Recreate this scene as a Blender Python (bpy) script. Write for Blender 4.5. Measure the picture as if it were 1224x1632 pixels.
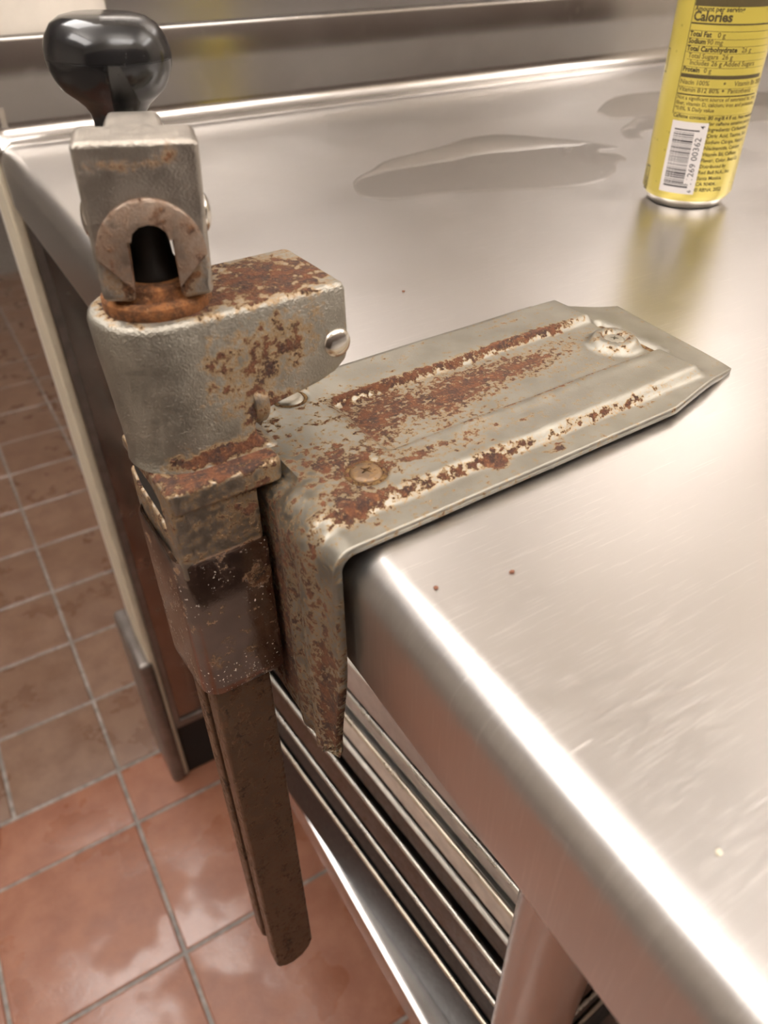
import bpy, bmesh, math, random
from mathutils import Vector, Matrix
random.seed(7)
H = 0.1435            # metres per layout unit (height of the lens above the table top)
FZ = 6.3 * H          # table top height above the floor
EX = 0.512            # table's left edge in layout units

def P(x, y, z):       # layout units -> world metres (table edge at x=0, floor at z=0)
    return Vector(((x - EX) * H, y * H, z * H + FZ))

scene = bpy.context.scene
for o in list(bpy.data.objects): bpy.data.objects.remove(o)
C = bpy.context.collection

# ---------------------------------------------------------------- camera
cd = bpy.data.cameras.new('camera'); cam = bpy.data.objects.new('camera', cd); C.objects.link(cam)
R = ((0.8553718202131545, -0.5179091165371753, -0.01044969822134871),
     (-0.32803522323401096, -0.5259457045209809, -0.7847126915080077),
     (0.40091388290136243, 0.6746489923683364, -0.6197715672676031))
m = Matrix(((R[0][0], -R[1][0], -R[2][0]), (R[0][1], -R[1][1], -R[2][1]), (R[0][2], -R[1][2], -R[2][2])))
cam.matrix_world = Matrix.Translation(P(0, 0, 1)) @ m.to_4x4()
cd.sensor_fit = 'HORIZONTAL'; cd.sensor_width = 36.0
cd.lens = 36.0 * 1205.4 / 1224.0
cd.clip_start = 0.01; cd.clip_end = 50
cd.dof.use_dof = True; cd.dof.focus_distance = 0.285; cd.dof.aperture_fstop = 18.0
scene.camera = cam

# ---------------------------------------------------------------- world, lights, exposure
w = bpy.data.worlds.new('world'); scene.world = w; w.use_nodes = True
w.node_tree.nodes['Background'].inputs[0].default_value = (1.0, 0.94, 0.89, 1)
w.node_tree.nodes['Background'].inputs[1].default_value = 0.5
vs = scene.view_settings
vs.view_transform = 'Standard'; vs.look = 'None'; vs.gamma = 1; vs.use_curve_mapping = False
vs.exposure = 0.10
PANELS = [(0.55, -.72, 1.2, .5), (-0.20, 1.22, 0.6, 1.1), (2.3, -.2, .5, 1.2), (-1.05, .1, 0.5, 1.2)]
ADDED_UPLIGHT = 13.0
DROP = 0.42            # the added luminaires hang this far below the ceiling to brighten it
PANEL_EMIT = 9.0
CEIL = 2.62

# ---------------------------------------------------------------- helpers
def setp(o, label=None, cat=None, group=None, kind=None):
    if label: o['label'] = label
    if cat: o['category'] = cat
    if group: o['group'] = group
    if kind: o['kind'] = kind
    return o

def link(name, me, mat=None, parent=None, smooth=None):
    o = bpy.data.objects.new(name, me); C.objects.link(o)
    if mat and not me.materials: me.materials.append(mat)
    if parent: o.parent = parent
    if smooth is not None: shade(me, smooth)
    return o

def shade(me, ang):
    me.polygons.foreach_set('use_smooth', [True] * len(me.polygons))
    if ang < 180:
        try: me.set_sharp_from_angle(angle=math.radians(ang))
        except Exception: pass

def empty(name, loc, rz=0.0):
    o = bpy.data.objects.new(name, None); C.objects.link(o); o.location = loc; o.rotation_euler = (0, 0, rz)
    o.empty_display_size = 0.02
    return o

def mesh(verts, faces, scale=H, name='mesh'):
    me = bpy.data.meshes.new(name)
    me.from_pydata([(v[0] * scale, v[1] * scale, v[2] * scale) for v in verts], [], faces); me.update()
    bm = bmesh.new(); bm.from_mesh(me); bmesh.ops.recalc_face_normals(bm, faces=bm.faces); bm.to_mesh(me); bm.free()
    return me

def bevel(o, wd, seg=3, ang=35):
    b = o.modifiers.new('bevel', 'BEVEL'); b.width = wd * H; b.segments = seg
    b.limit_method = 'ANGLE'; b.angle_limit = math.radians(ang); b.harden_normals = False
    shade(o.data, 180)
    o.modifiers.new('wn', 'WEIGHTED_NORMAL').keep_sharp = True
    return o

def box(x0, x1, y0, y1, z0, z1):
    v = [(x, y, z) for z in (z0, z1) for (x, y) in ((x0, y0), (x1, y0), (x1, y1), (x0, y1))]
    f = [(3, 2, 1, 0), (4, 5, 6, 7), (0, 1, 5, 4), (1, 2, 6, 5), (2, 3, 7, 6), (3, 0, 4, 7)]
    return v, f

def join(*parts):
    V, F = [], []
    for v, f in parts:
        n = len(V); V += list(v); F += [tuple(i + n for i in q) for q in f]
    return V, F

def prism(prof, a0, a1, axis):
    """prof 2-D outline; axis 'x': prof is (y,z); 'y': prof is (x,z); 'z': prof is (x,y)"""
    n = len(prof)
    def mk(p, a): return {'x': (a, p[0], p[1]), 'y': (p[0], a, p[1]), 'z': (p[0], p[1], a)}[axis]
    v = [mk(p, a0) for p in prof] + [mk(p, a1) for p in prof]
    f = [tuple(range(n)), tuple(range(2 * n - 1, n - 1, -1))] + [(i, (i + 1) % n, n + (i + 1) % n, n + i) for i in range(n)]
    return v, f

def loft(loops, cap=True):
    n = len(loops[0]); v = [p for l in loops for p in l]; f = []
    for k in range(len(loops) - 1):
        for i in range(n):
            a, b = k * n + i, k * n + (i + 1) % n
            f.append((a, b, b + n, a + n))
    if cap: f += [tuple(range(n - 1, -1, -1)), tuple((len(loops) - 1) * n + i for i in range(n))]
    return v, f

def lathe(prof, n=48, c=(0, 0), cap=True):
    return loft([[(c[0] + r * math.cos(2 * math.pi * i / n), c[1] + r * math.sin(2 * math.pi * i / n), z) for i in range(n)] for r, z in prof], cap)

def arc(cx, cy, r, a0, a1, n):
    return [(cx + r * math.cos(math.radians(a0 + (a1 - a0) * i / n)), cy + r * math.sin(math.radians(a0 + (a1 - a0) * i / n))) for i in range(n + 1)]

def rrect(x0, x1, y0, y1, r, n=5):
    rs = r if isinstance(r, (tuple, list)) else (r,) * 4     # corners: x0y0, x1y0, x1y1, x0y1
    return (arc(x0 + rs[0], y0 + rs[0], rs[0], 180, 270, n) + arc(x1 - rs[1], y0 + rs[1], rs[1], 270, 360, n) +
            arc(x1 - rs[2], y1 - rs[2], rs[2], 0, 90, n) + arc(x0 + rs[3], y1 - rs[3], rs[3], 90, 180, n))

# ---------------------------------------------------------------- material kit
class G:
    def __init__(s, name):
        s.m = bpy.data.materials.new(name); s.m.use_nodes = True; s.t = s.m.node_tree
        s.b = s.t.nodes['Principled BSDF']; s.out = s.t.nodes['Material Output']
        tc = s.t.nodes.new('ShaderNodeTexCoord')
        s.co = s.vm('SCALE', tc.outputs['Object'], sc=1.0 / H)      # object coordinates in layout units
        s.tc = tc
    def nd(s, t): return s.t.nodes.new(t)
    def plug(s, sock, v):
        if hasattr(v, 'is_linked') or hasattr(v, 'links'): s.t.links.new(v, sock)
        else:
            if hasattr(sock.default_value, '__len__') and not hasattr(v, '__len__'): v = (v,) * len(sock.default_value)
            if hasattr(v, '__len__') and len(v) == 3 and len(sock.default_value) == 4: v = (*v, 1)
            sock.default_value = v
    def ma(s, op, a, b=0.0, c=0.0, clamp=False):
        n = s.nd('ShaderNodeMath'); n.operation = op; n.use_clamp = clamp
        s.plug(n.inputs[0], a); s.plug(n.inputs[1], b); s.plug(n.inputs[2], c); return n.outputs[0]
    def vm(s, op, a, b=(0, 0, 0), sc=1.0):
        n = s.nd('ShaderNodeVectorMath'); n.operation = op
        s.plug(n.inputs[0], a); s.plug(n.inputs[1], b); n.inputs[3].default_value = sc
        return n.outputs['Value'] if op in ('LENGTH', 'DOT_PRODUCT', 'DISTANCE') else n.outputs[0]
    def noise(s, scale, detail=4, rough=.6, vec=None, st=(1, 1, 1), rot=(0, 0, 0), dist=0.0):
        v = vec if vec is not None else s.co
        if st != (1, 1, 1) or rot != (0, 0, 0):
            mp = s.nd('ShaderNodeMapping'); s.plug(mp.inputs[0], v)
            mp.inputs['Rotation'].default_value = rot; mp.inputs['Scale'].default_value = st; v = mp.outputs[0]
        n = s.nd('ShaderNodeTexNoise'); s.plug(n.inputs['Vector'], v)
        n.inputs[2].default_value = scale; n.inputs['Detail'].default_value = detail
        n.inputs['Roughness'].default_value = rough; n.inputs['Distortion'].default_value = dist
        return n.outputs[0]
    def step(s, v, lo, hi, a=0.0, b=1.0, smooth=True):
        n = s.nd('ShaderNodeMapRange'); n.interpolation_type = 'SMOOTHSTEP' if smooth else 'LINEAR'
        s.plug(n.inputs[0], v); s.plug(n.inputs[1], lo); s.plug(n.inputs[2], hi); s.plug(n.inputs[3], a); s.plug(n.inputs[4], b)
        return n.outputs[0]
    def mix(s, f, a, b):
        n = s.nd('ShaderNodeMix'); n.data_type = 'RGBA'
        s.plug(n.inputs[0], f); s.plug(n.inputs[6], a); s.plug(n.inputs[7], b); return n.outputs[2]
    def blob(s, c, r, amp):
        mp = s.nd('ShaderNodeMapping'); mp.vector_type = 'POINT'; s.plug(mp.inputs[0], s.co)
        sc = tuple(1.0 / k for k in r); mp.inputs['Scale'].default_value = sc
        mp.inputs['Location'].default_value = tuple(-c[i] * sc[i] for i in range(3))
        l = s.vm('LENGTH', mp.outputs[0])
        return s.step(l, 0.0, 1.6, amp, 0.0)
    def bump(s, h, strength, dist):
        n = s.nd('ShaderNodeBump'); n.inputs['Strength'].default_value = strength; n.inputs['Distance'].default_value = dist
        s.plug(n.inputs['Height'], h); s.t.links.new(n.outputs[0], s.b.inputs['Normal']); return n
    def set(s, **k):
        for a, v in k.items():
            s.plug(s.b.inputs[{'color': 'Base Color', 'rough': 'Roughness', 'metal': 'Metallic', 'spec': 'Specular IOR Level',
                               'emit': 'Emission Color', 'es': 'Emission Strength', 'trans': 'Transmission Weight', 'ior': 'IOR', 'coat': 'Coat Weight', 'cr': 'Coat Roughness', 'aniso': 'Anisotropic'}[a]], v)
        return s

def plain(name, color, rough=.5, metal=0.0, var=0.0, vs_=8, **k):
    g = G(name)
    c = color
    if var:
        n = g.noise(vs_, 5)
        c = g.mix(g.step(n, .3, .7), tuple(x * (1 - var) for x in color), tuple(min(1, x * (1 + var)) for x in color))
        g.set(rough=g.step(n, .2, .8, max(0.02, rough - .08), rough + .1))
    else: g.set(rough=rough)
    g.set(color=c, metal=metal, **k); return g.m

def rusty(name, base, rough, blobs=(), level=0.0, grain=1.0, cast=0.35, fine=0.35, big=0.45, fs=45, streak=None, rust_a=(.145, .056, .027), rust_b=(.052, .027, .020), stain=(.34, .205, .085), metal=1.0, specks=0.0):
    """plated steel with rust patches; blobs are ((x,y,z),(rx,ry,rz),amount) in layout units"""
    g = G(name)
    f = g.ma('ADD', g.ma('MULTIPLY', g.ma('SUBTRACT', g.noise(7, 6, .65), .5), big * 1.5), level)
    n2 = g.noise(fs, 5, .7)
    f = g.ma('ADD', f, g.ma('MULTIPLY', g.ma('SUBTRACT', n2, .5), fine * 3.6))
    if streak: f = g.ma('ADD', f, g.ma('MULTIPLY', g.ma('SUBTRACT', g.noise(18, 5, .65, st=streak), .5), .9))
    for b in blobs: f = g.ma('ADD', f, g.blob(b[0], b[1], b[2] * 1.25))
    mask = g.step(f, .50, .60); halo = g.step(f, .26, .54)
    n3 = g.noise(28, 5, .7); n4 = g.noise(110, 3, .6)
    rc = g.mix(g.step(n3, .38, .62), rust_b, rust_a)
    rc = g.mix(g.ma('MULTIPLY', g.step(n4, .5, .75), .5), rc, (.40, .19, .08))
    bc = g.mix(g.step(g.noise(14, 5), .3, .7), tuple(c * .86 for c in base), tuple(min(1, c * 1.08) for c in base))
    hc = g.mix(g.ma('MULTIPLY', halo, .8), bc, stain)
    g.set(color=g.mix(mask, hc, rc), metal=g.ma('SUBTRACT', metal, g.ma('MAXIMUM', g.ma('MULTIPLY', mask, .95), g.ma('MULTIPLY', halo, .45)), clamp=True),
          rough=g.ma('ADD', g.ma('MULTIPLY', mask, .35), g.ma('ADD', g.ma('MULTIPLY', halo, .12), g.step(n3, .2, .8, rough - .05, rough + .1)), clamp=True))
    if specks:
        sp = g.ma('MULTIPLY', g.step(g.noise(150, 1, .4), .70, .73), g.step(g.noise(6, 3, .5), .42, .6)); sp = g.ma('MULTIPLY', sp, specks)
        bcur = g.b.inputs['Base Color'].links[0].from_socket; mcur = g.b.inputs['Metallic'].links[0].from_socket
        g.set(color=g.mix(sp, bcur, (.75, .66, .56)), metal=g.ma('MULTIPLY', mcur, g.ma('SUBTRACT', 1.0, sp)))
    h = g.ma('ADD', g.ma('MULTIPLY', g.noise(190, 2, .6), cast), g.ma('MULTIPLY', mask, g.ma('ADD', g.ma('MULTIPLY', n4, 1.2), .35)))
    g.bump(h, min(1.0, .7 * grain), .0005)
    return g.m

def stainless(name, color=(.56, .54, .525), rough=.27, scr=1.0, dirs=((0.2,), (1.1,), (-0.9,), (1.7,)), stretch=(1.6, 90, 1)):
    g = G(name)
    r = g.step(g.noise(2.2, 3, .5), .3, .7, rough - .015, rough + .025)
    tot = None
    for i, (a,) in enumerate(dirs):
        n = g.noise(3.0 + i * .7, 3, .55, st=stretch, rot=(0, 0, a), dist=.15)
        patch = g.step(g.noise(1.3 + .4 * i, 2, .5, vec=g.vm('ADD', g.co, (i * 7.3, i * 3.1, 0))), .42, .6)
        sline = g.ma('MULTIPLY', g.step(n, .62, .70), patch)
        tot = sline if tot is None else g.ma('MAXIMUM', tot, sline)
    brushed = g.noise(4, 4, .6, st=(1, 60, 1), rot=(0, 0, .1))
    g.set(color=g.mix(g.ma('MULTIPLY', tot, .5 * min(1, scr)), color, (.80, .775, .74)), metal=1.0, rough=g.ma('ADD', r, g.ma('MULTIPLY', tot, .14 * scr)))
    g.bump(g.ma('ADD', g.ma('MULTIPLY', tot, -.5 * scr), g.ma('MULTIPLY', brushed, .12)), .10, .0002)
    return g.m

M = {}
M['table'] = stainless('brushed_table_steel', color=(.56, .54, .525), rough=.30)
M['steel'] = stainless('plain_sheet_steel', rough=.22, scr=.3)
M['splash'] = stainless('backsplash_steel', color=(.47, .445, .42), rough=.17, scr=.25)
M['leg'] = plain('tube_steel', (.52, .48, .45), .26, 1.0)
M['clad'] = plain('wall_cladding_steel', (.34, .30, .275), .2, 1.0, .08, 4)
M['chrome'] = plain('polished_nickel', (.68, .64, .58), .18, 1.0, .08, 20)
M['cream'] = plain('cream_paint', (.62, .55, .42), .45, 0, .06, 6)
M['alu'] = plain('aluminium', (.72, .69, .63), .28, 1.0, .12, 6)
M['black'] = plain('black_oily_steel', (.012, .010, .008), .45, .3, .3, 30)
M['plinth'] = plain('grey_guard', (.24, .21, .19), .35, .7, .15, 8)
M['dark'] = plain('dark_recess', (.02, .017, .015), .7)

# ---------------------------------------------------------------- room shell
def struct(name, me, mat, **k):
    o = link(name, me, mat, **k)
    if o.parent is None: setp(o, kind='structure')
    return o
def wbox(name, x0, x1, y0, y1, z0, z1, mat, parent=None):      # world metres
    v, f = box(x0, x1, y0, y1, z0, z1); return struct(name, mesh(v, f, 1.0), mat, parent=parent)

g = G('grout'); n = g.noise(9, 6, .6)
g.set(color=g.mix(g.step(n, .35, .7), (.17, .145, .125), (.33, .29, .26)), rough=g.step(n, .3, .7, .35, .7)); g.bump(n, .3, .001)
M['grout'] = g.m
floor = wbox('floor', -2.6, 3.2, -2.2, 5.0, -0.06, -0.0025, M['grout'])
def tile_mat(name, a, b, wet):
    g = G(name)
    oi = g.nd('ShaderNodeObjectInfo'); geo = g.nd('ShaderNodeNewGeometry')
    wc = g.vm('SCALE', geo.outputs['Position'], sc=1 / H)
    n = g.noise(3.0, 6, .65, vec=wc); n2 = g.noise(1.1, 3, .5, vec=wc); n3 = g.noise(30, 4, .7, vec=wc)
    c = g.mix(g.step(n, .3, .7), a, b)
    c = g.mix(g.ma('MULTIPLY', oi.outputs['Random'], .2), c, tuple(x * .62 for x in a))
    c = g.mix(g.ma('MULTIPLY', g.step(n3, .55, .8), .25), c, tuple(x * .6 for x in b))
    wm = g.step(n2, .42, .58)
    g.set(color=c, rough=g.ma('ADD', g.step(wm, 0, 1, .42, wet), g.ma('MULTIPLY', g.step(n, .3, .7), .10)), spec=.5, coat=g.step(wm, 0, 1, .05, .35), cr=.22)
    g.bump(g.ma('ADD', g.ma('MULTIPLY', n3, .5), g.ma('MULTIPLY', g.noise(11, 4, .6, vec=wc), 1.0)), .35, .0012)
    return g.m
M['tile_o'] = tile_mat('orange_quarry_tile', (.25, .095, .052), (.33, .14, .08), .18)
M['tile_b'] = tile_mat('brown_quarry_tile', (.165, .088, .055), (.22, .13, .085), .24)
def make_tile(a, b):
    loops = []
    for k, z in ((0, -.04), (0, -.010), (.012, -.002), (.03, 0.0)):
        loops.append([(x, y, z) for x, y in ((-a/2 + k, -b/2 + k), (a/2 - k, -b/2 + k), (a/2 - k, b/2 - k), (-a/2 + k, b/2 - k))])
    v, f = loft(loops); return mesh(v, f)
gr = .038
BIG, SM = 1.46, 1.085
tb = make_tile(BIG - gr, BIG - gr); tcut = make_tile(BIG - gr, .70 - gr * .8); ts = make_tile(SM - gr, SM - gr)
for me_, mm in ((tb, M['tile_o']), (tcut, M['tile_o']), (ts, M['tile_b'])):
    me_.materials.append(mm); shade(me_, 20)
def tile(me, x, y):
    o = bpy.data.objects.new('quarry_tile', me); C.objects.link(o); o.parent = floor
    p = P(x, y, -6.3); o.location = (p.x, p.y, random.uniform(-.0006, .0004))
    o.rotation_euler = (random.uniform(-.003, .003), random.uniform(-.003, .003), 0)
for i in range(-3, 6):
    for j in range(0, 5):
        tile(tb, -.10 + BIG * (i + .5), 4.89 - BIG * (j + .5))
    tile(tcut, -.10 + BIG * (i + .5), 4.89 + .35)
for i in range(-7, 4):
    for j in range(0, 15):
        tile(ts, -.09 + SM * (i + .5), 5.60 + SM * (j + .5))

M['wall'] = plain('cream_wall_board', (.72, .66, .58), .35, 0, .07, 3)
M['ceil'] = plain('ceiling_tile_paint', (.82, .795, .765), .8, 0, .04, 2)
M['wall_dim'] = plain('wall_paint_far', (.58, .52, .45), .6, 0, .06, 2)
bx = P(.50, 5.19, 0)
wall_back = wbox('wall_back', bx.x, 3.2, bx.y, bx.y + .10, 0, CEIL, M['wall'])
wbox('wall_left', -2.7, -2.6, -2.2, 5.0, 0, CEIL, M['wall_dim'])
wbox('wall_right', 3.2, 3.3, -2.2, 5.0, 0, CEIL, M['wall_dim'])
M['added_dark'] = plain('added_dark_sheet_board', (.085, .062, .050), .45, 0, .1, 2)
wf = wbox('wall_front', -2.7, 3.3, -1.3, -1.2, 0, CEIL, M['wall_dim'])
wbox('added_dark_sheet', -2.6, 3.2, -1.2, -1.18, 0.0, 1.85, M['added_dark'], wf)  # unseen dark sheet, added to darken what the steel reflects
wbox('wall_far', -2.7, 3.3, 5.0, 5.1, 0, CEIL, M['wall_dim'])
wbox('ceiling', -2.7, 3.3, -2.3, 5.1, CEIL, CEIL + .08, M['ceil'])
# corner trim, steel cladding, gauge of the partition's end
def pbox(name, x0, x1, y0, y1, z0, z1, mat, bev=0, parent=None):
    v, f = box(x0, x1, y0, y1, z0, z1)
    a = P(0, 0, 0)
    v = [((p[0] - EX), p[1], p[2] + 6.3) for p in v]
    o = struct(name, mesh(v, f), mat, parent=parent)
    if bev: bevel(o, bev, 3)
    return o
pbox('trim_1', .485, .555, 5.13, 5.62, -6.28, 8.0, M['cream'], .02)
pbox('wall_cladding', .556, 4.0, 5.165, 5.19, -5.42, -.02, M['clad'], 0, wall_back)
pbox('cladding_reflection_strip', .556, .615, 5.14, 5.165, -5.42, -.02, M['plinth'], .006, wall_back)  # grey strip stands in for a lighter reflection in the cladding
pbox('cladding_hem', .556, 4.0, 5.135, 5.165, -5.50, -5.40, M['plinth'], .012, wall_back)
pbox('toe_kick', .52, 4.0, 5.17, 5.19, -6.3, -5.5, M['dark'], 0, wall_back)
pbox('baseboard_back', .375, .52, 5.10, 5.98, -6.3, -4.42, M['plinth'], .05)
gp = pbox('wall_panel', 1.30, 9.0, 5.172, 5.19, .30, 6.0, M['steel'], .004, wall_back)

# unseen hanging lamps, added with glowing tops to brighten the ceiling
em = G('lamp_diffuser'); em.set(color=(.9, .9, .9), emit=(1.0, .945, .90), es=PANEL_EMIT); M['lamp'] = em.m
g2 = G('added_uplight_diffuser'); g2.set(color=(.9, .9, .9), emit=(1.0, .945, .90), es=ADDED_UPLIGHT); M['added_lamp_up'] = g2.m
M['white'] = plain('white_enamel', (.8, .8, .78), .4)
for k, (x, y, a, b) in enumerate(PANELS):
    t = empty('added_hanging_light', (x, y, CEIL - DROP))
    setp(t, ['wide added hanging light across the near end of the steel table', 'added hanging light over the brown tiled aisle', 'added hanging light at the far right end of the steel table', 'added hanging light over the orange floor left of the camera'][k], 'light')
    v, f = join(*[box(*q) for q in ((-a/2-.03, a/2+.03, -b/2-.03, -b/2, -.03, 0), (-a/2-.03, a/2+.03, b/2, b/2+.03, -.03, 0), (-a/2-.03, -a/2, -b/2, b/2, -.03, 0), (a/2, a/2+.03, -b/2, b/2, -.03, 0))])
    link('frame', mesh(v, f, 1.0), M['white'], t)
    v, f = box(-a/2, a/2, -b/2, b/2, -.02, -.012)
    link('diffuser', mesh(v, f, 1.0), M['lamp'], t)
    v, f = box(-a/2, a/2, -b/2, b/2, -.006, .0); link('added_uplight', mesh(v, f, 1.0), M['added_lamp_up'], t)
    for sy in (-1, 1):
        v, f = lathe([(.005, 0), (.005, DROP - .002)], 12, (0, sy * b * .52)); link('hanger_rod', mesh(v, f, 1.0), M['white'], t)

# ---------------------------------------------------------------- steel work table
TB = P(EX, 0, 0)
table = empty('work_table', (0, 0, 0)); setp(table, 'long stainless steel work table with rolled edge and low backsplash', 'table')
TX1, TY0 = 12.0, -3.2
def tpt(x, y, z): return (x - EX, y, z + 6.3)
# section in x-z of the left rolled edge, extruded along y, ending in the coved backsplash
def tabletop(which=0):
    secx = []                         # (x,z) from the apron's inner hem to the flat top
    r = .085
    secx += [(EX + .10, -.315), (EX + .012, -.330), (EX - .002, -.322), (EX - .004, -.30)]
    secx += [(EX - .004 - .000, -.2), (EX - .004, -r - .01)]
    secx += [(EX - .004 + r - r * math.cos(a), -r + r * math.sin(a)) for a in [math.radians(q) for q in (12, 25, 38, 51, 64, 77, 90)]]
    secx += [(EX + .3, 0), (EX + 1.5, 0), (EX + 4, 0), (TX1, 0)]
    # profile in y-z of the back: flat, cove, splash, ledge
    rc = .10; yb = 5.115
    secy = [(TY0, 0), (-1, 0), (.5, 0), (1.5, 0), (3, 0), (4.4, 0), (yb - rc - .10, 0), (yb - rc, .004)]
    secy += [(yb - rc + rc * math.sin(math.radians(q)), rc - rc * math.cos(math.radians(q)) + .004) for q in (15, 30, 45, 60, 75, 90)]
    secy += [(yb + .004, .30), (yb + .006, .485), (yb + .012, .500), (yb + .050, .512)]
    full = secy; V = []; nx = len(secx)
    secy = full[:8] if which == 0 else full[7:]
    for (y, hz) in secy:
        for (x, z) in secx:
            if hz > .01 or y > yb - rc:       # the splash: the edge roll dies away, a straight end
                V.append(tpt(x, y, z if z < -.0 and hz < .02 else (z if z < 0 else 0) + hz))
            else: V.append(tpt(x, y, z))
    F = [(j * nx + i, j * nx + i + 1, (j + 1) * nx + i + 1, (j + 1) * nx + i) for j in range(len(secy) - 1) for i in range(nx - 1)]
    me = mesh(V, F); return me
o = link('tabletop', tabletop(), M['table'], table); shade(o.data, 40)
sm = o.modifiers.new('thick', 'SOLIDIFY'); sm.thickness = .0012; sm.offset = -1
o = link('backsplash', tabletop(1), M['splash'], table); shade(o.data, 40)
sm = o.modifiers.new('thick', 'SOLIDIFY'); sm.thickness = .0012; sm.offset = -1
# legs, feet
def leg(x, y):
    pr = [(.143, -6.05), (.143, -.02)]
    v, f = lathe(pr, 40); me = mesh([(p[0], p[1], p[2]) for p in v], f)
    o = link('leg', me, M['leg'], table); shade(me, 40); o.location = (P(x, y, 0).x, P(x, y, 0).y, FZ); 
    v, f = lathe([(.05, -6.3), (.11, -6.28), (.135, -6.2), (.15, -6.12), (.15, -6.03), (.143, -6.0)], 32)
    q = link('foot', mesh(v, f), M['chrome'], o); shade(q.data, 50)
    v, f = lathe([(.2, -.02), (.2, -.2), (.165, -.24), (.144, -.25)], 32)
    q = link('gusset', mesh(v, f), M['leg'], o); shade(q.data, 50)
LEGS = [(1.03, .66), (1.03, 4.55), (10.8, .66), (10.8, 4.55)]
for a in LEGS: leg(*a)
def shelf():
    x0, x1, y0, y1, z = 1.015, 11.0, .55, 4.75, -4.3
    pr = rrect(x0, x1, y0, y1, .05, 4)
    inn = rrect(x0 + .02, x1 - .02, y0 + .02, y1 - .02, .04, 4)
    L = []
    for pl, zz in ((rrect(x0 + .06, x1 - .06, y0 + .06, y1 - .06, .03, 4), z - .27), (pr, z - .27), (pr, z - .03), (rrect(x0 + .008, x1 - .008, y0 + .008, y1 - .008, .045, 4), z - .008), (rrect(x0 + .035, x1 - .035, y0 + .035, y1 - .035, .04, 4), z)):
        L.append([tpt(p[0], p[1], zz) for p in pl])
    v, f = loft(L); return mesh(v, f)
o = link('undershelf', shelf(), M['steel'], table); shade(o.data, 50)

# ---------------------------------------------------------------- sheet pans stacked on the undershelf
M['pan_black'] = rusty('baked_black_pan', (.012, .011, .011), .55, metal=.2, level=.05, fine=.3, cast=.2, stain=(.06, .04, .03), rust_a=(.16, .07, .03), rust_b=(.02, .015, .012))
M['pan_brown'] = rusty('browned_pan', (.11, .085, .07), .4, level=.26, fine=.35, cast=.2, stain=(.16, .09, .05))
M['pan_bright'] = rusty('bright_pan', (.80, .765, .69), .5, metal=.45, level=-.14, fine=.2, cast=.1, stain=(.55, .42, .22), rust_a=(.40, .22, .06), rust_b=(.3, .16, .05))
M['pan_grey'] = rusty('grey_pan', (.58, .56, .53), .4, metal=.55, level=-.22, fine=.2, cast=.1, stain=(.4, .33, .22))
M['rim_light'] = plain('worn_pan_rim', (.74, .66, .55), .3, 1.0, .15, 5)
PANS = [  # z bottom, z rim, wall mat, rim mat, shift x, label
    (-3.79, -3.18, 'pan_black', 'rim_light', 0.00, 'black baked-on baking pan at the bottom of the stack with a pale rim'),
    (-3.14, -2.86, 'pan_black', 'alu', .004, 'thin-rimmed black baking pan, second from the bottom of the stack'),
    (-2.82, -2.50, 'pan_brown', 'alu', -.004, 'brown-stained baking pan, third from the bottom of the stack'),
    (-2.46, -2.23, 'pan_brown', 'pan_bright', .010, 'rust-streaked baking pan under the brightest pan of the stack'),
    (-2.19, -1.98, 'pan_bright', 'rim_light', .0, 'bright aluminium pan with a yellow stain on its side, middle of the stack'),
    (-1.96, -1.80, 'pan_grey', 'alu', .012, 'smooth grey pan just above the yellow-stained pan'),
    (-1.72, -1.46, 'pan_grey', 'pan_bright', -.03, 'topmost pan of the stack, close under the table apron'),
]
def pan(zb, zr, wm, rm, sx, label):
    Lx, Ly = 3.2, 4.6; hh = zr - zb; tp = .030
    zb2 = 1 - (1 - zb) * 1.106; hh = (1 - (1 - zr) * 1.106) - zb2 - .004; base = P(1.15 + .0875 * .50, .70, zb2 + .004)
    t = empty('baking_pan', base, math.radians(5)); setp(t, label, 'pan', 'baking pans stacked on the undershelf')
    Ly = 3.9
    def rr(d, z, r): return [(p[0] + sx, p[1], z) for p in rrect(d, Lx - d, d, Ly - d, r, 6)]
    v, f = loft([rr(tp + .03, 0.012, .12), rr(tp, 0.0, .14), rr(tp - .012, .02, .16), rr(.022, hh - .012, .2), rr(.03, hh - .012, .2), rr(tp + .01, .022, .16), rr(tp + .03, .018, .12)], cap=False)
    n = len(rr(0, 0, .1)); f = list(f); f.append(tuple(range(n))); f.append(tuple(6 * n + i for i in range(n)))
    b = link('pan_body', mesh(v, f), M[wm], t); shade(b.data, 50)
    L = []
    for k in range(8):
        a = 2 * math.pi * k / 8; L.append(rr(.012 - .014 * math.cos(a), hh - .016 + .020 * math.sin(a), .21))
    L.append(L[0]); v, f = loft(L, cap=False)
    q = link('rolled_rim', mesh(v, f), M[rm], t); shade(q.data, 180)
for a in PANS: pan(*a)

# ---------------------------------------------------------------- can opener bolted to the table edge
PSI = math.radians(2.3)
OP = empty('can_opener', P(EX, 1.35, 0), PSI)
setp(OP, 'rusty nickel-plated table-mounted can opener clamped on the steel table edge, black crank knob', 'can opener')

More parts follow.
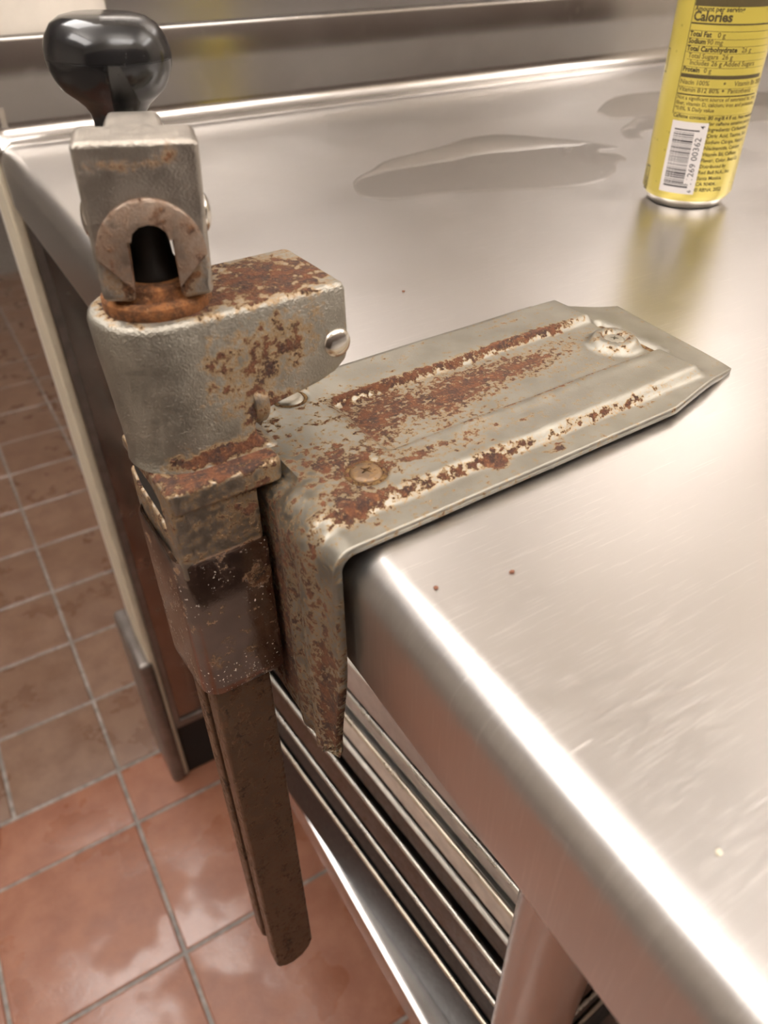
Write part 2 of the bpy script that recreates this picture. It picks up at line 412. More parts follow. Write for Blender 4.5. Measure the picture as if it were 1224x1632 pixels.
B = lambda *a: a
M['plate'] = rusty('rusted_base_plate', (.33, .31, .265), .46, level=.17, grain=1.2, fine=.56, big=.34, fs=58, cast=.12, stain=(.36, .23, .10), streak=(.35, 1.6, 1), blobs=[
    ((.29, .07, .03), (.13, .09, .2), .34), ((.46, .0, .03), (.18, .12, .2), .30), ((.64, .03, .03), (.18, .08, .2), .34), ((.25, -.06, .03), (.07, .11, .2), .26), ((.88, .03, .03), (.2, .09, .2), .14), ((.5, -.20, .03), (.5, .04, .2), .10),
    ((.80, .02, .03), (.16, .06, .2), .20), ((.62, .125, .03), (.45, .014, .2), .30), ((.9, .13, .03), (.2, .02, .2), .26), ((.68, -.145, .03), (.5, .012, .2), .30),
    ((.62, -.285, .03), (.32, .014, .2), .26), ((.20, -.275, .03), (.22, .022, .2), .26), ((.26, -.20, .03), (.2, .03, .2), .14), ((.41, -.298, .03), (.035, .022, .2), .55), ((.57, -.325, .03), (.035, .016, .2), .42),
    ((.06, -.26, .03), (.08, .05, .2), .36), ((.12, -.13, .03), (.08, .08, .1), .30), ((.16, .22, .03), (.10, .05, .1), .22), ((.02, .02, .03), (.10, .28, .12), .16),
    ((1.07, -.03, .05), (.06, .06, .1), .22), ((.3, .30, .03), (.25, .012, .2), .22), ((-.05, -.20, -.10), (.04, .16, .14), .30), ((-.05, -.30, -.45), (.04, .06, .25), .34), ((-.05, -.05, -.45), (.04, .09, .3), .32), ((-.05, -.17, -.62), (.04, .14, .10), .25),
    ((-.07, -.05, -.38), (.06, .42, .34), .24), ((.6, .33, .03), (.5, .03, .1), -.2), ((1.2, 0, .03), (.07, .25, .1), -.25), ((.9, -.2, .03), (.3, .05, .1), -.12)])  # flap-wide blob: rust tone that also paints in the dark floor reflection
def smst(a, b, x):
    t = min(1, max(0, (x - a) / (b - a))); return t * t * (3 - 2 * t)
def plate():
    # s runs up the flap, round the bend and along the top
    rb = .055; zt = .030; uflap = -.056
    Lf = .68; La = rb * math.pi / 2
    S = []
    k = 26
    S += [-La - Lf + Lf * i / k for i in range(k)]
    S += [-La + La * i / 10 for i in range(10)]
    N = 150
    Ltop = 1.314 - (uflap + rb)
    S += [Ltop * i / N for i in range(N + 1)]
    NV = 96; V = []
    for s in S:
        if s >= 0: u = uflap + rb + s; z = zt; nu, nz = 0, 1
        elif s > -La: a = (-s) / rb; u = uflap + rb - rb * math.sin(a); z = zt - rb + rb * math.cos(a); nu, nz = -math.sin(a), math.cos(a)
        else: u = uflap; z = zt - rb - (-s - La); nu, nz = -1, 0
        # outline
        if s >= 0:
            v0 = -.358; v1 = .312
            if u > .94: v0 = -.358 + (u - .94) / .317 * .071
            if u > 1.257: v0 = -.287 + (u - 1.257) / .057 * .469
            if u > 1.06: v1 = .312 - (u - 1.06) / .254 * .13
            lift = 0
            if u > 1.10: lift = -.016 * smst(1.10, 1.28, u)
            z += lift
        else:
            d = -s - La if s < -La else 0
            v0 = -.358 + .05 * smst(.25, .66, d); v1 = .312 - .05 * smst(.2, .6, d)
        for j in range(NV + 1):
            t = j / NV; v = v0 + (v1 - v0) * t
            # raised centre between the long side steps
            e = .026 * smst(-.300, -.262, v) * (1 - smst(.262, .292, v)) * (1 - smst(1.11, 1.15, u))
            if s >= 0:
                fx = smst(.205, .238, u) * (1 - smst(1.155, 1.19, u)); fy = smst(-.150, -.122, v) * (1 - smst(.104, .130, v))
                e -= .020 * fx * fy
                # shallow ridge beside the recess
                e += .005 * math.exp(-((v + .165) / .018) ** 2) * smst(.2, .3, u) * (1 - smst(1.05, 1.12, u))
                for (cu, cv, rr, dp) in ((.145, .190, .050, .012), (.132, -.185, .055, .014)):
                    dd = math.hypot(u - cu, v - cv); e -= dp * (1 - smst(rr * .7, rr, dd))
                dd = math.hypot(u - 1.062, v + .030)
                e += .026 * (1 - smst(.052, .085, dd)) * 1.0 - .014 * (1 - smst(.028, .04, dd))
                e *= 1.0
            else:
                e *= 1 - smst(-.16, -.10, v)
                q = (-s) / (La + Lf)
                e = e * (1 - .2 * q) - .018 * math.exp(-((v + .19) / .03) ** 2) * smst(.12, .3, q) + .008 * math.exp(-((v + .24) / .02) ** 2) * q
            e += .0012 * math.sin(17 * u + 3 * v) * math.sin(23 * v + 5)
            zz = z + e * nz; uu = u + e * nu * .7
            if s == S[0]:    # ragged lower rim
                zz += .02 * math.sin(8 * v) - .05 * smst(-.15, -.3, v) * 0 + (.06 * smst(-.22, -.30, v) if v < -.22 else 0)
            V.append((uu, v, zz))
    n = NV + 1
    F = [(i * n + j, i * n + j + 1, (i + 1) * n + j + 1, (i + 1) * n + j) for i in range(len(S) - 1) for j in range(NV)]
    me = bpy.data.meshes.new('plate'); me.from_pydata([(a * H, b * H, c * H) for a, b, c in V], [], F); me.update()
    # normals up
    if me.polygons[len(me.polygons) // 2 + 3000].normal.z < 0: me.flip_normals()
    return me
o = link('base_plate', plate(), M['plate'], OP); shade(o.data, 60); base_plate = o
s_ = o.modifiers.new('thick', 'SOLIDIFY'); s_.thickness = .020 * H; s_.offset = -1; s_.use_rim = True
M['edge_crud'] = rusty('crud_rust', (.10, .06, .03), .7, level=.5, grain=1.5)
# thin rust-brown sheet between plate and table (dark line below the plate's edge)
prof = [(.03, -.335), (.94, -.335), (1.235, -.268), (1.28, .17), (1.04, .29), (.03, .295)]
v, f = prism(prof, .0005, .012, 'z'); link('plate_underlay', mesh(v, f), M['edge_crud'], base_plate)
def screw(u, v, z, r, mat, cross=True, tilt=0, lab=None):
    n = 40; pr = [(r, z - .02), (r, z), (r * .9, z + .006), (r * .7, z + .009), (r * .42, z + .0105)]
    if cross:
        V, F = lathe(pr, n, cap=False)
        # phillips recess: inner star loop sunk down
        k = len(pr); base = (k - 1) * n; 
        star = []
        for i in range(n):
            a = 2 * math.pi * i / n; w_ = abs(math.cos(2 * a)) ** 6; rr = r * (.12 + .28 * w_)
            star.append((rr * math.cos(a), rr * math.sin(a)))
        V += [(x, y, z + .0098) for x, y in star]; V += [(x * .5, y * .5, z - .002) for x, y in star]
        for q in range(2):
            a0 = base + q * n
            F += [(a0 + i, a0 + (i + 1) % n, a0 + n + (i + 1) % n, a0 + n + i) for i in range(n)]
        F.append(tuple(base + 2 * n + i for i in range(n)))
    else:
        V, F = lathe(pr, n)
    V = [(x * math.cos(tilt) - y * math.sin(tilt) + u, x * math.sin(tilt) + y * math.cos(tilt) + v, zz) for x, y, zz in V]
    o = link('screw', mesh(V, F), mat, base_plate); shade(o.data, 50)
    rv, rf = lathe([(r * .96, z - .012), (r * .98, z + .0035), (r * 1.10, z + .0050), (r * 1.26, z + .0015), (r * 1.32, z - .012)], 40, (u, v), cap=False)
    q = link('rust_ring', mesh(rv, rf), M['edge_crud'], o); shade(q.data, 180)
    if lab: o['label'] = lab
    return o
M['screw'] = rusty('worn_screw', (.40, .37, .31), .45, level=.06, fine=.5, fs=60)
M['screw_r'] = rusty('rusted_screw', (.26, .18, .12), .5, level=.34, fine=.4, fs=60)
screw(.145, .190, .050, .036, M['screw'], False, 0, 'flat worn rivet-like screw head')
screw(.132, -.185, .049, .038, M['screw_r'], True, .4, 'brown rusted cross-head screw')
screw(1.062, -.030, .046, .033, M['screw'], True, .7, 'bright cross-head screw in a raised ring')

# guide block the column slides in: front block, flange with an ear, slotted left side
M['cast'] = rusty('cast_nickel_block', (.32, .28, .235), .38, level=.33, grain=1.3, fine=.42, big=.35, fs=42, cast=.5, blobs=[
    ((-.13, -.04, .10), (.20, .10, .02), .5), ((-.10, -.07, .0), (.09, .05, .07), .20), ((-.27, .1, 0), (.02, .15, .1), .2)])
blk = link('guide_block', mesh(*join(
    prism([(-.268, -.074), (-.075, -.074), (-.075, .19), (-.238, .19), (-.238, -.03), (-.268, -.045)], -.16, .085, 'z'))), M['cast'], OP)
bevel(blk, .012, 3)
v, f = prism(rrect(-.268, -.012, -.082, .215, (.018, .02, .02, .03), 4), .030, .090, 'z')
fl = link('flange', mesh(v, f), M['cast'], blk); bevel(fl, .012, 3)
v, f = prism([(-.06, .088), (-.06, .0), (.03, -.045), (.12, -.02), (.205, .02), (.205, .088)], -.268, -.25, 'x')
# upper and lower cheeks of the slot on the left side
v1 = prism([(-.075, .085), (.214, .085), (.214, .052), (.03, .048), (-.002, .03), (-.006, -.02), (.0, -.15), (-.075, -.15)], -.2715, -.236, 'x')
v2 = prism([(.214, .0), (.214, -.15), (-.01, -.15), (-.01, -.06), (.04, -.046), (.17, -.036)], -.2695, -.236, 'x')
ck = link('slot_cheek', mesh(*join(v1, v2)), M['cast'], blk); bevel(ck, .007, 2)
link('slot_shade', mesh(*box(-.261, -.236, -.03, .205, -.10, .05)), M['dark'], blk)  # near-black box puts the shade inside the slot into colour

# polished sleeve around the shaft
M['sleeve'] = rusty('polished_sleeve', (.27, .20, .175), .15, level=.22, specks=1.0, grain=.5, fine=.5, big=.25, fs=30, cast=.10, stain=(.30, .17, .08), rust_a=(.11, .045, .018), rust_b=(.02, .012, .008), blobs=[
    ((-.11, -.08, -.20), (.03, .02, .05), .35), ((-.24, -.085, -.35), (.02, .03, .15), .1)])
def sleeve():
    L = []
    prof = lambda g, cut: rrect(-.286 + g + cut, -.070 - g, -.083 + g, .205 - g, (.050, .012, .02, .045), 7)
    zs = [(-.105, .004), (-.112, 0), (-.3, 0), (-.515, 0), (-.54, .0), (-.548, .006)]
    for z, g in zs: L.append([(p[0], p[1], z - (.035 * smst(-.09, .2, p[1]) if z < -.5 else -.01 * smst(-.05, .2, p[1]))) for p in prof(g, 0)])
    inner = [[(p[0], p[1], z) for p in rrect(-.272, -.084, -.07, .19, .02, 7)] for z in (-.545, -.108)]
    V, F = loft(L + inner, cap=False); n = len(L[0]); k = len(L) + 1
    F += [(k * n + i, k * n + (i + 1) % n, (i + 1) % n, i) for i in range(n)]
    return mesh(V, F)
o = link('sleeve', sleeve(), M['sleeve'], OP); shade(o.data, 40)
# collar that joins sleeve to flap
v, f = box(-.074, -.058, .02, .17, -.50, -.15); link('weld_bracket', mesh(v, f), M['plate'], OP)

# shaft: front and rear rails joined by a web
M['shaft'] = rusty('rusted_shaft', (.19, .13, .09), .38, level=.42, grain=1.0, fine=.38, big=.3, fs=50, cast=.2, streak=(1.5, 1.5, .5), stain=(.17, .09, .045), rust_a=(.13, .06, .03), rust_b=(.035, .018, .010))
def shaft():
    bot = [(-.268, -2.215), (-.262, -2.235), (-.235, -2.262), (-.2, -2.272), (-.16, -2.262), (-.125, -2.225), (-.110, -2.18)]
    fr = prism([(-.110, -.12), (-.268, -.12)] + bot, -.066, .004, 'y')
    fr = prism([(-.110, -.12), (-.268, -.12)] + bot, -.066, .004, 'y')
    web = box(-.235, -.12, .0, .06, -2.0, -.12)
    bot2 = [(-.268, -2.19), (-.26, -2.215), (-.24, -2.22), (-.2, -2.21), (-.12, -2.16)]
    rr = prism([(-.112, -.12), (-.268, -.12)] + bot2, .055, .122, 'y')
    return fr, web, rr
a, b, c_ = shaft()
sh = link('shaft', mesh(*join(a, b, c_)), M['shaft'], OP); bevel(sh, .009, 3)

# head casting: D-shaped hub with an arm over the plate
M['head'] = rusty('cast_nickel_head', (.375, .35, .30), .42, level=.12, grain=1.6, fine=.42, big=.36, fs=34, cast=.7, stain=(.36, .22, .09), blobs=[
    ((.05, .13, .405), (.28, .18, .018), .50), ((-.17, .12, .405), (.11, .11, .018), .42), ((-.02, -.005, .24), (.11, .05, .12), .30), ((.08, -.005, .32), (.12, .05, .07), .22),
    ((-.13, -.02, .11), (.15, .09, .025), .52), ((-.27, .08, .25), (.06, .1, .2), -.2), ((-.22, -.0, .33), (.07, .06, .10), -.18), ((-.10, .0, .35), (.035, .05, .09), .14), ((.02, -.0, .14), (.08, .06, .06), .2), ((.0, -.01, .17), (.05, .04, .05), .22), ((.19, -.0, .36), (.03, .04, .05), -.2)])
def head():
    cols = []
    def loop(z, cu, cv, r, ur, vf, vb):
        pts = [(cu + r * math.cos(math.radians(t)), cv + r * math.sin(math.radians(t))) for t in [90 + 180 * i / 24 for i in range(25)]]
        vbk = pts[0][1]; vfr = pts[-1][1]
        out = list(pts)
        for i in range(1, 9): t = i / 9; out.append((cu + (ur - .012 - cu) * t, vfr + (vf - vfr) * t))
        for t in (0, 30, 60, 90): out.append((ur - .012 + .012 * math.sin(math.radians(t)), vf + .012 - .012 * math.cos(math.radians(t))))
        for i in range(1, 5): out.append((ur, vf + .012 + (vb - .03 - vf) * i / 5))
        for t in (0, 30, 60, 90): out.append((ur - .012 + .012 * math.cos(math.radians(t)), vb - .012 + .012 * math.sin(math.radians(t))))
        for i in range(1, 9): t = i / 9; out.append((ur - .012 + (cu - ur + .012) * t, vb + (vbk - vb) * t))
        return [(a, b, z) for a, b in out]
    spec = [(.088, -.165, .092, .122, .006), (.100, -.165, .094, .119, -.018), (.115, -.165, .095, .1175, -.034), (.140, -.164, .099, .119, -.036), (.158, -.163, .102, .120, -.030),
            (.172, -.163, .104, .1205, -.012), (.182, -.163, .106, .121, .03), (.190, -.163, .107, .1215, .08), (.199, -.163, .108, .122, .130), (.212, -.162, .110, .1225, .172), (.232, -.162, .113, .1235, .199),
            (.255, -.161, .116, .125, .208), (.32, -.161, .123, .128, .209), (.385, -.160, .129, .130, .210), (.396, -.160, .129, .1265, .2065), (.401, -.160, .129, .119, .199)]
    L = []
    for z, cu, cv, r, ur in spec:
        ins = max(0, .130 - r) if z > .39 else 0
        vf = cv - r + .0; vb = cv + r
        L.append(loop(z, cu, cv, r, ur, vf + (0.0), vb))
    v, f = loft(L); return mesh(v, f)
hd = link('head_casting', head(), M['head'], OP); shade(hd.data, 50)
# pins
def dome(r, h, mat, name, loc, rot, parent, lab=None):
    pr = [(r * 1.0, -.03), (r, 0)] + [(r * math.cos(math.radians(t)), h * math.sin(math.radians(t))) for t in (12, 25, 40, 55, 70, 84)]
    v, f = lathe(pr, 36); o = link(name, mesh(v, f), mat, parent); shade(o.data, 60)
    o.location = tuple(k * H for k in loc); o.rotation_euler = rot
    if lab: o['label'] = lab
    return o
dome(.034, .016, M['chrome'], 'pin', (.178, -.004, .272), (math.radians(90), 0, 0), hd, 'shiny domed pin end')
# drive gear edge showing on the right of the casting
v, f = lathe([(.034, 0), (.052, .004), (.055, .012), (.055, .030), (.05, .036), (.02, .038)], 40)
gw = link('drive_gear', mesh(v, f), M['cast'], OP); shade(gw.data, 50); gw.location = (-.036 * H, .030 * H, .185 * H); gw.rotation_euler = (0, math.radians(90), 0)

# washer below the crank
M['washer'] = rusty('orange_rusty_washer', (.35, .2, .1), .6, level=.75, metal=.3, stain=(.30, .14, .055), rust_a=(.30, .12, .04), rust_b=(.10, .042, .018), grain=.8)
v, f = lathe([(.03, .398), (.102, .398), (.106, .404), (.106, .424), (.100, .430), (.086, .431), (.083, .438), (.083, .452), (.078, .457), (.03, .457)], 56, (-.150, .125))
ws = link('washer', mesh(v, f), M['washer'], OP); shade(ws.data, 40)

# crank arm: forked hub over the spindle, arm, knob
M['crank'] = rusty('cast_crank', (.40, .365, .32), .38, level=.12, grain=1.4, fine=.35, big=.3, fs=30, cast=.6, stain=(.33, .2, .1), rust_a=(.20, .09, .04), rust_b=(.07, .035, .02), blobs=[
    ((0, -.10, .0), (.085, .05, .085), .62), ((-.02, -.10, .185), (.07, .03, .016), .38), ((.06, -.10, .20), (.03, .03, .02), .3), ((0, .0, -.03), (.13, .12, .05), .25)])
M['crank_worn'] = rusty('worn_brown_crank_face', (.38, .30, .24), .42, level=.42, grain=1.2, fine=.3, big=.3, fs=30, cast=.5, stain=(.22, .13, .08), rust_a=(.17, .085, .045), rust_b=(.06, .032, .022))
def crank():
    # front outline in (x,z): rounded block with an arched slot from below
    out = [(-.108, -.052), (-.045, -.058)]
    out += [(-.040, .060)] + [(-.036 * math.cos(math.radians(t)), .058 + .030 * math.sin(math.radians(t))) for t in (20, 45, 70, 90, 110, 135, 160)] + [(.040, .060)]
    out += [(.045, -.058), (.108, -.052), (.112, .215), (.106, .224), (-.106, .224), (-.112, .215)]
    return prism(out, -.095, .035, 'y')
cr = link('crank_arm', mesh(*crank()), M['crank'], OP); bevel(cr, .012, 3)
cr.location = (-.140 * H, .128 * H, .492 * H); cr.scale = (.93, 1, .98); cr.rotation_euler = (0, math.radians(2.0), math.radians(-18))
# top shoulder and arm going back and down to the knob
ar = loft([[(x * w_, y, z) for x, z in ((-1, zb), (1, zb), (1, zt_), (-1, zt_))] for y, w_, zb, zt_ in ((-.02, .060, .10, .222), (.085, .058, .10, .224), (.165, .054, .11, .222), (.21, .054, .11, .20), (.32, .050, .09, .165), (.42, .052, .06, .125), (.50, .060, .05, .112), (.56, .050, .05, .112))])
am = link('arm', mesh(*ar), M['crank'], cr); bevel(am, .014, 3)
v, f = prism([(-.062, .05), (.062, .05), (.055, .135), (-.055, .135)], .150, .2235, 'z')
# worn arch ridge round the slot (circular boss)
bs = []
for r, y in ((.104, -.094), (.104, -.100), (.098, -.104)):
    bs.append([(r * math.cos(t), y, .028 + r * math.sin(t)) for t in [math.pi * (-.0 + 1.0 * i / 30) for i in range(31)]] + [(-.044 - (.104 - r) * 0, y, -.03)] + [(-.044, y, .06)] + [(-.036 * math.cos(math.radians(t)), y, .058 + .030 * math.sin(math.radians(t))) for t in (0, 30, 60, 90, 120, 150, 180)] + [(.044, y, .06), (.044, y, -.03)])
bo = loft([[(p[0], p[1], p[2]) for p in l] for l in bs]); bb = link('arch_boss', mesh(*bo), M['crank_worn'], cr); shade(bb.data, 40)
for sx in (-1, 1):
    d = dome(.036, .014, M['chrome'], 'pivot_pin', (sx * .112, .0, .075), (0, sx * math.radians(90), 0), cr)
# spindle in the fork
sp = lathe([(.040, -.05), (.040, -.01), (.030, .04), (.026, .07), (.024, .13)], 36)
s0 = link('spindle', mesh(*lathe([(.052, .45), (.052, .47), (.040, .49), (.036, .55), (.032, .59), (.012, .605)], 40, (-.145, .125))), M['black'], OP); shade(s0.data, 60)
# knob
g = G('black_phenolic'); n = g.noise(40, 5, .7); n2 = g.noise(9, 4, .6)
g.set(color=g.mix(g.step(n, .5, .8), (.010, .010, .011), (.022, .021, .021)), rough=g.ma('ADD', g.step(n2, .35, .75, .10, .22), g.ma('MULTIPLY', g.step(n, .55, .75), .15)), spec=.6); g.bump(n, .06, .0003)
M['knob'] = g.m
kp = [(.02, -.125), (.058, -.125), (.061, -.110), (.061, -.085), (.066, -.068), (.078, -.052), (.098, -.036), (.118, -.020), (.130, -.0), (.139, .022), (.1415, .040), (.1405, .0405), (.1405, .0425), (.1415, .043), (.1400, .060), (.133, .082), (.117, .103), (.095, .116), (.070, .1215), (.04, .123), (.012, .1235)]
kb = link('knob', mesh(*lathe(kp, 72)), M['knob'], cr); shade(kb.data, 30)
kb['label'] = 'glossy black mushroom-shaped crank knob'
KNOB = (-.036, .465, .238); kb.location = tuple(k * H for k in KNOB)

# ---------------------------------------------------------------- yellow drinks can
CX, CY, CRr = 2.93, 2.30, .1847
g = G('yellow_can_print'); n = g.noise(2, 3)
dn = g.noise(46, 2, .5); 
g.set(color=g.mix(g.step(n, .3, .7), (.70, .57, .105), (.76, .63, .135)), rough=.30, metal=.35, coat=.4, cr=.12)
M['can'] = g.m
M['ink'] = plain('brown_ink', (.10, .075, .03), .4)
M['ink_soft'] = plain('thin_brown_ink', (.20, .145, .04), .4)
M['bcw'] = plain('barcode_white', (.72, .68, .66), .4)
M['bck'] = plain('barcode_ink', (.035, .03, .035), .4)
M['can_alu'] = plain('can_aluminium', (.80, .77, .72), .16, 1.0, .05, 10)
can = empty('drinks_can', P(CX, CY, 0)); setp(can, 'slim yellow drinks can with nutrition facts panel standing on the steel table', 'can')
v, f = lathe([(CRr * .93, .036), (CRr, .058), (CRr, .862), (CRr * .965, .885)], 96, cap=False)
body = link('can_body', mesh(v, f), M['can'], can); shade(body.data, 60)
v, f = lathe([(.02, .03), (.12, .03), (.138, .004), (.146, .0005), (.154, .006), (CRr * .93, .0365)], 96, cap=False)
b_ = link('base_rim', mesh(v, f), M['can_alu'], can); shade(b_.data, 60)
v, f = lathe([(CRr * .965, .885), (.150, .925), (.153, .935), (.150, .942), (.144, .936), (.140, .915), (.02, .915)], 96, cap=False)
t_ = link('lid', mesh(v, f), M['can_alu'], can); shade(t_.data, 50)
v, f = prism(rrect(-.03, .03, -.075, .03, .025, 5), .920, .926, 'z'); link('pull_tab', mesh(v, f), M['can_alu'], t_)

def oncyl(x, z, r):            # x = arc length from the panel's left edge, in layout units
    a = math.radians(-179) + x / CRr
    return (r * math.cos(a), r * math.sin(a), z)
RP = CRr + .0006
def rect_on(x0, x1, z0, z1, r=RP):
    n = max(1, int((x1 - x0) / .012)); V = []
    for i in range(n + 1):
        x = x0 + (x1 - x0) * i / n; V += [oncyl(x, z0, r), oncyl(x, z1, r)]
    return V, [(2 * i, 2 * i + 2, 2 * i + 3, 2 * i + 1) for i in range(n)]
def text_on(s, x, z, size, rot=0, bold=0.0, r=RP, sx=1.0):
    cu = bpy.data.curves.new('t', 'FONT'); cu.body = s; cu.size = size; cu.offset = bold * size; cu.resolution_u = 2; cu.fill_mode = 'FRONT'
    ob = bpy.data.objects.new('t', cu); C.objects.link(ob); bpy.context.view_layer.update()
    dg = bpy.context.evaluated_depsgraph_get(); me = bpy.data.meshes.new_from_object(ob.evaluated_get(dg))
    ca, sa = math.cos(rot), math.sin(rot); V = []
    for q in me.vertices:
        a, b = q.co.x * sx, q.co.y
        V.append(oncyl(x + a * ca - b * sa, z + a * sa + b * ca, r))
    F = [tuple(p.vertices) for p in me.polygons]
    bpy.data.objects.remove(ob); bpy.data.curves.remove(cu); bpy.data.meshes.remove(me)
    return V, F
XR = .345
ink, soft = [], []
soft.append(rect_on(-.004, -.001, .36, .90))
ink.append(rect_on(0, XR, .722, .80)); 
T = ink.append
T(text_on('Amount per serving', .004, .7070, .0225, bold=.03)); T(text_on('Calories', .004, .6765, .0430, bold=.035))
T(rect_on(0, XR, .6655, .6705)); soft.append(rect_on(0, XR, .6445, .6460))
def row(b, s, z, ind=0.0, sz=.0235):
    if b: T(text_on(b, ind + .003, z, sz, bold=.035))
    k = .003 + ind + (len(b) * sz * .47 + .008 if b else 0)
    soft.append(text_on(s, k, z, sz * .98, bold=.016))
row('Total Fat', '0 g', .6265); soft.append(rect_on(0, XR, .6195, .6208))
row('Sodium', '90 mg', .6035); soft.append(rect_on(0, XR, .5965, .5978))
row('Total Carbohydrate', '26 g', .5795); soft.append(rect_on(0, XR, .5740, .5753))
row('', 'Total Sugars  26 g', .5565, .012); soft.append(rect_on(.012, XR, .5500, .5512))
row('', 'Includes 26 g Added Sugars', .5340, .024); soft.append(rect_on(0, XR, .5265, .5278))
row('Protein', '0 g', .5105)
T(rect_on(0, XR, .4900, .5030))
row('', 'Niacin 100%', .4680); soft.append(text_on('•', .170, .467, .028, bold=.04)); row('', 'Vitamin B6 250%', .4680, .21)
soft.append(rect_on(0, XR, .4580, .4592))
row('', 'Vitamin B12 80%', .4430); soft.append(text_on('•', .170, .442, .028, bold=.04)); row('', 'Pantothenic', .4430, .19)
T(rect_on(0, XR, .4305, .4348))
row('', 'Not a significant source of saturated fat, trans', .4150, 0, .0195)
row('', 'fiber, vitamin D, calcium, iron and potassium.', .3960, 0, .0195)
row('', '*0.0%, % Daily value', .3770, 0, .0195); soft.append(rect_on(0, XR, .3650, .3660))
T(text_on('Caffeine content: 80 mg/8.4 fl oz. Not recommended', .002, .3500, .0195, bold=.02))
T(text_on('for caffeine sensitive persons', .150, .3300, .0185, bold=.012))
for i, s in enumerate(['Ingredients: Carbonated', 'Citric Acid, Taurine, Sod', 'Sodium Citrate, Natural', 'Niacinamide, Calcium', 'Vitamin B6, Caffeine', 'Flavor, Color, Beta Ca', 'Distributed by', 'Red Bull N.A., Inc.', 'Santa Monica,', 'CA 90404', '© RBNA, 2022']):
    T(text_on(s, .152, .3085 - i * .0228, .0195, bold=.014))
o = link('printed_text', mesh(*join(*ink)), M['ink'], body); o = link('printed_rules', mesh(*join(*soft)), M['ink_soft'], body)
lg = [rect_on(-.110, -.078, .050, .056), rect_on(-.110, -.078, .140, .146), rect_on(-.110, -.105, .05, .146), rect_on(-.083, -.078, .05, .146), text_on('CRV', -.085, .058, .022, math.pi / 2, .02),
      rect_on(-.135, -.105, .490, .494), rect_on(-.135, -.105, .570, .574), rect_on(-.108, -.104, .49, .574)]
for q_ in (lg[:5], lg[5:]): link('side_mark', mesh(*join(*q_)), M['ink'], body)
RW = RP + .0003
bc = link('barcode_panel', mesh(*rect_on(.006, .152, .068, .338, RP + .0002)), M['bcw'], body)
bars = []; zz = .092
rb = random.Random(5)
while zz < .310:
    t = rb.choice((.0022, .0022, .0034, .0052, .0070)); bars.append(rect_on(.022, .105 + (.018 if zz < .105 or zz > .298 else 0), zz, zz + t, RW)); zz += t + rb.choice((.0024, .0026, .004, .0055))
bars.append(text_on('11269 00362', .136, .100, .034, math.pi / 2, .004, RW, 1.03)); bars.append(text_on('4', .140, .316, .024, math.pi / 2, .01, RW)); bars.append(text_on('6', .140, .074, .022, math.pi / 2, .01, RW))
link('barcode', mesh(*join(*bars)), M['bck'], body)
# condensation beads on the can
g = G('clear_water'); fr = g.nd('ShaderNodeFresnel'); fr.inputs[0].default_value = 1.33
tr = g.nd('ShaderNodeBsdfTransparent'); gl = g.nd('ShaderNodeBsdfGlossy'); gl.inputs['Roughness'].default_value = .02; mx = g.nd('ShaderNodeMixShader')
tr.inputs[0].default_value = (.93, .925, .915, 1)
geo = g.nd('ShaderNodeNewGeometry'); front = g.ma('SUBTRACT', 1.0, geo.outputs['Backfacing'])   # no total reflection from below a thin film
g.t.links.new(g.ma('MULTIPLY', fr.outputs[0], front), mx.inputs[0]); g.t.links.new(tr.outputs[0], mx.inputs[1]); g.t.links.new(gl.outputs[0], mx.inputs[2]); g.t.links.new(mx.outputs[0], g.out.inputs[0])
M['water'] = g.m
bv = []
for k in range(46):
    a = math.radians(random.uniform(120, 300)); zb = random.uniform(.08, .85); r = random.uniform(.002, .0045)
    c0 = Vector((CRr * math.cos(a), CRr * math.sin(a), zb)); nrm = Vector((math.cos(a), math.sin(a), 0)); tg = Vector((-math.sin(a), math.cos(a), 0))
    L = []
    for q, hh in ((1, 0), (.92, .3), (.7, .52), (.35, .66)):
        L.append([tuple(c0 + tg * (r * q * math.cos(t)) + Vector((0, 0, 1)) * (r * 1.15 * q * math.sin(t)) + nrm * (r * hh)) for t in [2 * math.pi * i / 8 for i in range(8)]])
    bv.append(loft(L))
dr = link('condensation_drops', mesh(*join(*bv)), M['water'], can); shade(dr.data, 180); dr['kind'] = 'stuff'

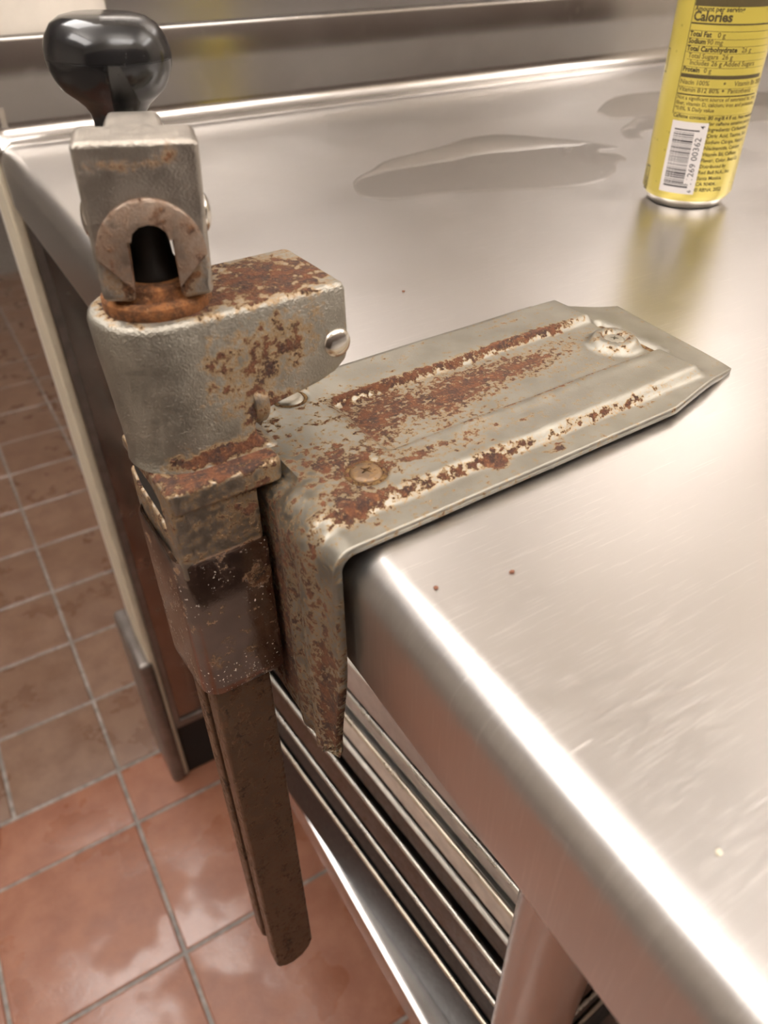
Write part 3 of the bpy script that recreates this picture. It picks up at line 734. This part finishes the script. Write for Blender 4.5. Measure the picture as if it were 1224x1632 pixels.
# ---------------------------------------------------------------- spilt water on the table
def puddle(pts, label, name='water_puddle', hgt=.006, group=None):
    cx = sum(p[0] for p in pts) / len(pts); cy = sum(p[1] for p in pts) / len(pts)
    # smooth outline (Catmull-Rom)
    out = []; n = len(pts)
    for i in range(n):
        p0, p1, p2, p3 = pts[i - 1], pts[i], pts[(i + 1) % n], pts[(i + 2) % n]
        for t in (0, .25, .5, .75):
            out.append(tuple(.5 * ((2 * p1[k]) + (-p0[k] + p2[k]) * t + (2 * p0[k] - 5 * p1[k] + 4 * p2[k] - p3[k]) * t * t + (-p0[k] + 3 * p1[k] - 3 * p2[k] + p3[k]) * t ** 3) for k in (0, 1)))
    # inward offset per vertex
    m_ = len(out); nr = []
    for i in range(m_):
        a, b = out[i - 1], out[(i + 1) % m_]; d = Vector((b[0] - a[0], b[1] - a[1])).normalized(); nr.append(Vector((-d.y, d.x)))
    area = sum(out[i][0] * out[(i + 1) % m_][1] - out[(i + 1) % m_][0] * out[i][1] for i in range(m_))
    sg = 1 if area > 0 else -1
    L = [[(p[0] - cx + sg * nr[i].x * d, p[1] - cy + sg * nr[i].y * d, z) for i, p in enumerate(out)] for d, z in ((0, .0003), (.002, hgt * .35), (.008, hgt * .7), (.018, hgt * .93), (.03, hgt))]
    v, f = loft(L, cap=False); nn = len(L[0]); f.append(tuple(4 * nn + i for i in range(nn))); o = link(name, mesh(v, f), M['water']); shade(o.data, 180); o.location = P(cx, cy, 0)
    if o.data.polygons[len(o.data.polygons) - 1].normal.z < 0: o.data.flip_normals()
    setp(o, label, 'water', group); return o
puddle([(1.84, 3.34), (1.75, 3.09), (1.88, 2.97), (2.06, 2.95), (2.33, 2.83), (2.6, 2.71), (2.82, 2.70), (2.99, 2.78), (3.10, 2.88), (3.21, 2.92), (3.26, 3.03), (3.2, 3.12), (3.37, 3.14), (3.30, 3.34), (3.2, 3.5), (3.03, 3.72), (2.8, 3.76), (2.56, 3.67), (2.2, 3.60), (2.0, 3.46)],
       'shallow clear water puddle spreading on the steel table left of the yellow can')
puddle([(3.54, 3.24), (3.62, 3.20), (3.70, 3.30), (3.9, 3.30), (4.6, 3.1), (5.4, 3.3), (5.2, 3.9), (4.5, 4.2), (4.0, 3.95), (3.87, 3.78), (3.85, 3.66), (3.95, 3.6), (3.7, 3.45)],
       'thin water film behind the yellow can, reaching towards the backsplash')
# stray crumbs
M['crumb'] = plain('crumb_brown', (.22, .09, .05), .7); M['crumb2'] = plain('crumb_pale', (.75, .68, .52), .6)
from math import cos, sin
CR_ = [(695, 938, 'crumb', 'tiny red crumb on the table near the bracket bend'), (1146, 1360, 'crumb2', 'faint pale spot of food on the near right of the table'), (816, 912, 'crumb', 'tiny dark shred on the table below the plate edge'), (880, 745, 'crumb2', 'small pale crumb at the lower edge of the base plate'), (643, 465, 'crumb', 'dark speck on the table behind the opener head')]
def pix(px, py):
    d = Vector((px - 612, py - 816, 1205.4)); dw = Vector([R[0][k] * d.x + R[1][k] * d.y + R[2][k] * d.z for k in range(3)])
    t = -1.0 / dw.z; return dw.x * t, dw.y * t
CPOS = [pix(a, b) for a, b, _, _ in CR_]
for (x, y), (_, _, mt, lb) in zip(CPOS, CR_):
    rr = [[(.006 * q * cos(t) * random.uniform(.6, 1.3), .005 * q * sin(t) * random.uniform(.6, 1.3), z) for t in [k * math.pi / 4 for k in range(8)]] for q, z in ((.7, 0), (1, .002), (.6, .0045))]
    o = link('crumb', mesh(*loft(rr)), M[mt]); o.location = P(x, y, 0); shade(o.data, 180); setp(o, lb, 'crumb')
